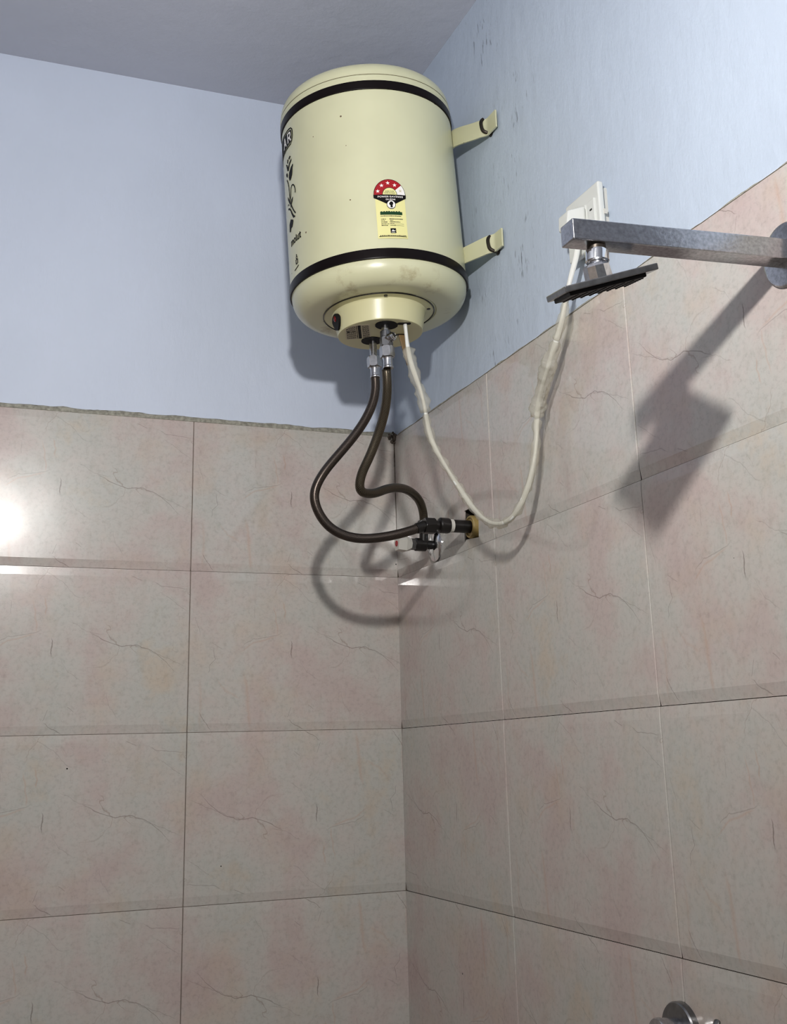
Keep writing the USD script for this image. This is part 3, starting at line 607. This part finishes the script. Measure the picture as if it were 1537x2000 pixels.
# hook bolts that hold the straps
def hook(label, y, zc, s):
    h = thing('wall_hook', label, 'hook', loc=(0, y, zc)); h.SetCustomDataByKey('group', 'hook bolts that hold the heater straps')
    p, _ = spline([(.006, 0, -.014*s), (-.004, 0, -.015*s), (-.011, .003, -.011*s), (-.0135, .006, 0), (-.0125, .007, .011*s), (-.0085, .006, .0155*s)], 30)
    m, _ = tube(p, .0034, 10); obj('hook', m, M_STEELD, h, smooth=50)
    obj('washer', place(cyl(.0065, .0016, n=20), (.003, 0, -.0145*s), (-1, 0, 0)), M_STEELD, h, smooth=30)
hook('dark steel hook bolt holding the upper strap of the heater to the wall', -.5135, 1.056, 1.0)
hook('dark steel hook bolt holding the lower strap of the heater to the wall', -.5170, .8190, 1.0)

# ------------------------------------------------------------------ braided hoses
def hose(name, label, pts, nut_at, nut_dir, end_mesh, end_mat, braid):
    h = thing(name, label, 'hose'); h.SetCustomDataByKey('group', 'braided water hoses of the heater')
    p, L = spline(pts, 120); m, uv = tube(p, .0082, 20); obj('braided_tube', m, braid, h, smooth=True, uv=uv)
    d = np.asarray(nut_dir, float); d /= np.linalg.norm(d); o = np.asarray(nut_at, float)
    obj('swivel_nut', hexnut(.0136, .0195, o, d), M_NUT, h, smooth=30)
    obj('crimp_sleeve', lathe([(0, -.020), (.0090, -.020), (.0094, -.019), (.0094, -.017), (.0084, -.016), (.0084, -.004), (.0100, -.0005), (0, -.0005)], 24, o, d), M_CHROME_W, h, smooth=40)
    for nm, mm in end_mesh: obj(nm, mm, end_mat, h, smooth=35)
    return h
H1 = [(-0.1743, -0.3515, 0.6060), (-0.1756, -0.35, 0.5679), (-0.2051, -0.345, 0.505), (-0.2464, -0.338, 0.4524), (-0.2733, -0.333, 0.415), (-0.2828, -0.33, 0.3851), (-0.2756, -0.33, 0.3565), (-0.2552, -0.332, 0.3302), (-0.2155, -0.338, 0.3129), (-0.1715, -0.347, 0.3131), (-0.1274, -0.357, 0.3222), (-0.1005, -0.3625, 0.3310)]
H2 = [(-0.1801, -0.423, 0.5950), (-0.177, -0.418, 0.5690), (-0.1758, -0.402, 0.529), (-0.1826, -0.382, 0.4875), (-0.1963, -0.365, 0.4446), (-0.2054, -0.352, 0.4148), (-0.2036, -0.346, 0.397), (-0.1825, -0.335, 0.3933), (-0.1472, -0.314, 0.4064), (-0.1062, -0.286, 0.4187), (-0.0674, -0.253, 0.4185), (-0.0382, -0.224, 0.4046), (-0.0273, -0.209, 0.3874), (-0.0252, -0.2055, 0.3750)]
NZ = (-.035, .022, 1)
hose('braided_hose', 'dark braided hose making the wide outer loop from heater to the wall pipe', H1, h2w(-.0065, .0325, -.1905), NZ,
     [('crimp_end', lathe([(0, -.006), (.0095, -.006), (.0100, .010), (0, .010)], 24, (-.1010, -.3625, .3308), (.95, -.05, .30))), ('end_nut', hexnut(.0150, .020, (-.0930, -.3640, .3345), (1, 0, 0)))], M_FIT, M_BRAID)
hose('braided_hose', 'dark braided hose with the tight S bend from heater to the angle valve', H2, h2w(-.0120, -.0435, -.2000), NZ,
     [('end_nut', hexnut(.0125, .016, (-.0250, -.2050, .3610), (0, 0, 1)))], M_FIT, M_BRAID2)
# wall pipe that feeds the outer hose
wp = thing('wall_pipe', 'black threaded nipple coming out of a broken square hole in the tile', 'pipe', loc=(0, -.364, .3365))
obj('nipple', lathe([(0, -.02), (.0115, -.02), (.0115, .0450), (.0105, .0460), (0, .0460)], 28, zdir=(-1, 0, 0)), M_FIT, wp, smooth=35)
obj('thread_tape', cyl(.0119, .009, (-.037, 0, 0), (-1, 0, 0), 24, .001), M_KNOB, wp, smooth=35, label='white thread tape')
obj('coupling', cat_(lathe([(0, .045), (.0130, .045), (.0138, .048), (.0138, .062), (.0125, .064), (.0085, .066), (.0085, .074), (0, .074)], 28, zdir=(-1, 0, 0))), M_FIT, wp, smooth=30)
obj('pipe_sleeve', lathe([(.0116, -.022), (.0205, -.022), (.0205, .0030), (.0190, .0060), (.0165, .0060), (.0155, .0035), (.0135, .0035), (.0116, .0045), (.0116, -.022)], 36, zdir=(-1, 0, 0)), M_PIPE, wp, smooth=35, label='ochre plastic pipe end in the wall')
# angle valve
av = thing('angle_valve', 'chrome angle valve with a round wall flange and a greyed white faceted knob', 'valve', loc=(0, -.200, .3320))
X_ = (-1, 0, 0)
obj('wall_flange', lathe([(0, -.001), (.0310, -.001), (.0310, .0020), (.0285, .0050), (.0200, .0085), (.0130, .0100), (0, .0100)], 40, zdir=X_), M_CHROME, av, smooth=35)
obj('valve_body', cat_(cyl(.0085, .020, (-.008, 0, 0), X_, 24, .001), cyl(.0125, .024, (-.020, 0, 0), X_, 24, .002), cyl(.0085, .026, (-.026, -.003, .004), (0, -.1, 1), 20)), M_FIT, av, smooth=35)
obj('bonnet', cat_(hexnut(.0115, .012, (-.042, 0, 0), X_), cyl(.006, .010, (-.052, 0, 0), X_, 16)), M_CHROME_D, av, smooth=30)
kb = m3.Manifold.hull_points(np.array([(-.052-.004*0, .0115*math.cos(a_), .0115*math.sin(a_)) for a_ in np.linspace(0, 2*math.pi, 9)[:-1]] + [(-.0640, .0175*math.cos(a_+.3), .0175*math.sin(a_+.3)) for a_ in np.linspace(0, 2*math.pi, 6)[:-1]] + [(-.0800, .0150*math.cos(a_+.3), .0150*math.sin(a_+.3)) for a_ in np.linspace(0, 2*math.pi, 6)[:-1]]))
kp = obj('knob', from_m(kb), M_KNOB, av, smooth=12); obj('knob_dot', cyl(.0055, .0012, (-.0798, 0, 0), X_, 20), M_RED, kp, label='red dot on the knob end')

# ------------------------------------------------------------------ heater cable, wrapped with clear tape
CB = [(-0.149, -0.4398, 0.6765), (-0.146, -0.4416, 0.637), (-0.142, -0.4457, 0.6029), (-0.13, -0.4524, 0.5553), (-0.12, -0.4521, 0.5101), (-0.112, -0.4483, 0.4752), (-0.097, -0.4582, 0.4304), (-0.08, -0.4796, 0.3846), (-0.067, -0.5082, 0.34), (-0.062, -0.5436, 0.3118), (-0.058, -0.5861, 0.2971), (-0.053, -0.6251, 0.3021), (-0.045, -0.6508, 0.328), (-0.037, -0.6673, 0.3654), (-0.031, -0.6737, 0.4134), (-0.03, -0.6828, 0.4607), (-0.034, -0.7148, 0.4965), (-0.036, -0.7561, 0.5366), (-0.034, -0.7826, 0.5727), (-0.03, -0.7966, 0.6134), (-0.027, -0.818, 0.6509), (-0.027, -0.8300, 0.6716), (-0.034, -0.8330, 0.6950)]
pc_ = thing('power_cable', 'white twisted cable wrapped in clear tape sagging from heater to the wall socket', 'cable')
p, L = spline(CB, 260); lobes = lambda i, a: 1 + .16*math.cos(2*a - i*.18)
m, _ = tube(p, .0038, 16, lobes); obj('core', m, M_CABLE, pc_, smooth=True)
s_ = np.linspace(0, 1, 260)
def tape(i0, i1, r0, bulges, seed):
    pp = p[i0:i1]; n = len(pp); k = np.arange(n)
    f = meshkit.fbm(np.stack([k*.33, 0*k, 0*k+seed], 1), 3, seed)
    rr = r0*(.66+.68*f); 
    for c, w, hgt in bulges: rr = rr + hgt*np.exp(-((k/(n-1)-c)/w)**2)
    rr[0] *= .75; rr[-1] *= .75
    w2 = lambda i, a: 1 + .40*(meshkit.noise(np.array([math.cos(a)*1.3+i*.45, math.sin(a)*1.3, seed*1.0]), seed)-.5)*2
    m, _ = tube(pp, rr, 18, w2); obj('tape_wrap', m, M_TAPE, pc_, smooth=45)
tape(12, 46, .0088, [(.35, .12, .0010), (.75, .1, .0020)], 1)
tape(46, 128, .0064, [(.30, .04, .001), (.62, .05, .0012)], 2)
tape(128, 178, .0058, [(.4, .05, .0008)], 3)
tape(178, 214, .0092, [(.15, .12, .0030), (.65, .2, .0016)], 4)
tape(214, 236, .0064, [], 5)

# ------------------------------------------------------------------ socket plate and plug
sp_ = thing('socket_plate', 'white square switch socket plate on the right wall above the shower arm', 'socket', loc=(0, -.832, .7130))
obj('back_box', bx(-.006, .004, -.041, .041, -.041, .041), M_KNOB, sp_)
obj('face_plate', rbox(.010, .096, .096, .003, (-.0105, 0, 0)), M_PVC, sp_, smooth=30)
obj('socket_module', rbox(.006, .042, .044, .0015, (-.0150, .008, .002)), M_PVC, sp_, smooth=30)
obj('rocker_switch', rbox(.006, .018, .040, .0015, (-.0160, -.030, .004)), M_PVC, sp_, smooth=30)
obj('clip', bx(-.0085, -.0035, -.0500, -.0470, -.006, .002), M_KNOB, sp_)
obj('slot_mark', bx(-.0195, -.0188, -.0330, -.0270, .006, .0085), M_FIT, sp_)
pl = thing('power_plug', 'white plug pushed into the socket plate, cable leaving downward', 'plug', loc=(-.018, -.826, .7130))
obj('plug_body', from_m(m3.Manifold.batch_hull([m3.Manifold.sphere(.004, 12).translate(q) for q in ((-.004, -.018, .016), (-.004, .018, .016), (-.004, -.017, -.012), (-.004, .017, -.012), (-.024, -.012, .010), (-.024, .012, .010), (-.026, -.010, -.010), (-.026, .010, -.010))])), M_PVC, pl, smooth=40)
obj('strain_relief', lathe([(0, -.002), (.0070, -.002), (.0052, .012), (.0048, .013), (0, .013)], 16, (-.0165, -.007, -.010), (0, .02, -1)), M_PVC, pl, smooth=40)

# ------------------------------------------------------------------ overhead shower
sh = thing('overhead_shower', 'worn chrome square shower arm and thin square tilted shower head', 'shower', loc=(0, 0, 0))
A0 = np.array([-.2616, -1.2013, .5122]); AD = np.array([1, -.185, -.0300]); AW = .0250
def arm_pt(dx, b, dn): return A0 + AD*dx + np.array([0, 1, 0])*b*AW + np.array([0, 0, -1])*dn*AW
c_ = [arm_pt(dx, b, dn) for dx in (0, .2616) for b in (0, 1) for dn in (0, 1)]
ctr = np.mean(c_, axis=0); s8 = m3.Manifold.sphere(.0014, 8)
obj('arm', from_m(m3.Manifold.batch_hull([s8.translate(tuple(q+np.sign(ctr-q)*.0014)) for q in c_])), M_CHROME_W, sh, smooth=25)
aw = arm_pt(.2616, .5, .5)
obj('wall_flange', lathe([(0, -.0008), (.0385, -.0008), (.0385, .0030), (.0370, .0050), (.0330, .0060), (0, .0064)], 56, (0, aw[1]-.0015, aw[2]-.002), (-1, 0, 0)), M_CHROME_W, sh, smooth=30)
nb = arm_pt(.0335, .5, 1.0)
obj('arm_collar', cyl(.0105, .010, nb+np.array([0, 0, .001]), (0, 0, -1), 24), M_STEELD, sh, smooth=35)
obj('hex_nut', lathe([(0, .006), (.0128, .006), (.0134, .0075), (.0134, .0185), (.0122, .0200), (0, .0200)], 28, nb, (0, 0, -1)), M_CHROME, sh, smooth=30)
Pc = np.array([-.2286, -1.1982, .4405])               # centre of the head plate
HS = .0515
E_X = np.array([.900, -.368, .232]); E_Y = np.array([.303, .913, .275]); E_X /= np.linalg.norm(E_X); E_Y -= E_X*(E_Y@E_X); E_Y /= np.linalg.norm(E_Y); E_Z = np.cross(E_X, E_Y)
def in_plate(m):
    T = np.eye(4); T[:3, 0], T[:3, 1], T[:3, 2], T[:3, 3] = E_X, E_Y, E_Z, Pc; m = m.copy(); m.apply_transform(T); return m
obj('ball_joint', cat_(trimesh.creation.icosphere(3, .0112).apply_translation(nb+np.array([0, 0, -.0260])), ), M_CHROME, sh, smooth=True)
jc = Pc+E_Z*.0220
obj('joint_cup', lathe([(0, 0), (.0128, 0), (.0152, .0025), (.0160, .018), (.0165, .0205), (0, .0205)], 10, jc, -E_Z), M_NUT, sh, smooth=20)
hp = obj('head_plate', in_plate(rbox(2*HS, 2*HS, .0070, .0012)), M_CHROME_D, sh, smooth=25)
obj('nozzle_plate', in_plate(rbox(2*HS-.018, 2*HS-.018, 0.0050, .0012, (-.004, -.004, -.0052))), M_BLACK, sh, smooth=25)
nzs = [cyl(.0016, .0012, (x, y, -.0087), n=8) for x in np.linspace(-.036, .036, 8) for y in np.linspace(-.036, .036, 8)]
nz_ = obj('nozzles', in_plate(cat_(*nzs)), M_FIT, sh); nz_.SetCustomDataByKey('kind', 'stuff')

# ------------------------------------------------------------------ shower mixer at the lower right
sm = thing('shower_valve', 'chrome wall valve with a round flange at the lower right edge', 'tap', loc=(0, -.8960, -.3830))
obj('wall_flange', lathe([(0, -.001), (.0350, -.001), (.0350, .0080), (.0335, .0100), (.0180, .0115), (0, .0115)], 48, zdir=X_), M_CHROME_D, sm, smooth=30)
obj('stem', lathe([(0, .010), (.0190, .010), (.0190, .030), (.0200, .032), (.0200, .037), (.0190, .039), (0, .039)], 32, zdir=X_), M_CHROME_W, sm, smooth=30)
lv = thing('valve_lever', 'dark tip of a chrome lever at the bottom edge right of the valve', 'tap lever', loc=(0, -.979, -.3650))
p, _ = spline([(.004, 0, -.060), (-.012, 0, -.058), (-.020, 0, -.040), (-.016, .001, -.014), (-.010, .003, .004), (-.006, .006, .008)], 24)
m, _ = tube(p, np.linspace(.0075, .0040, 24), 14); obj('lever', m, M_CHROME_D, lv, smooth=40)
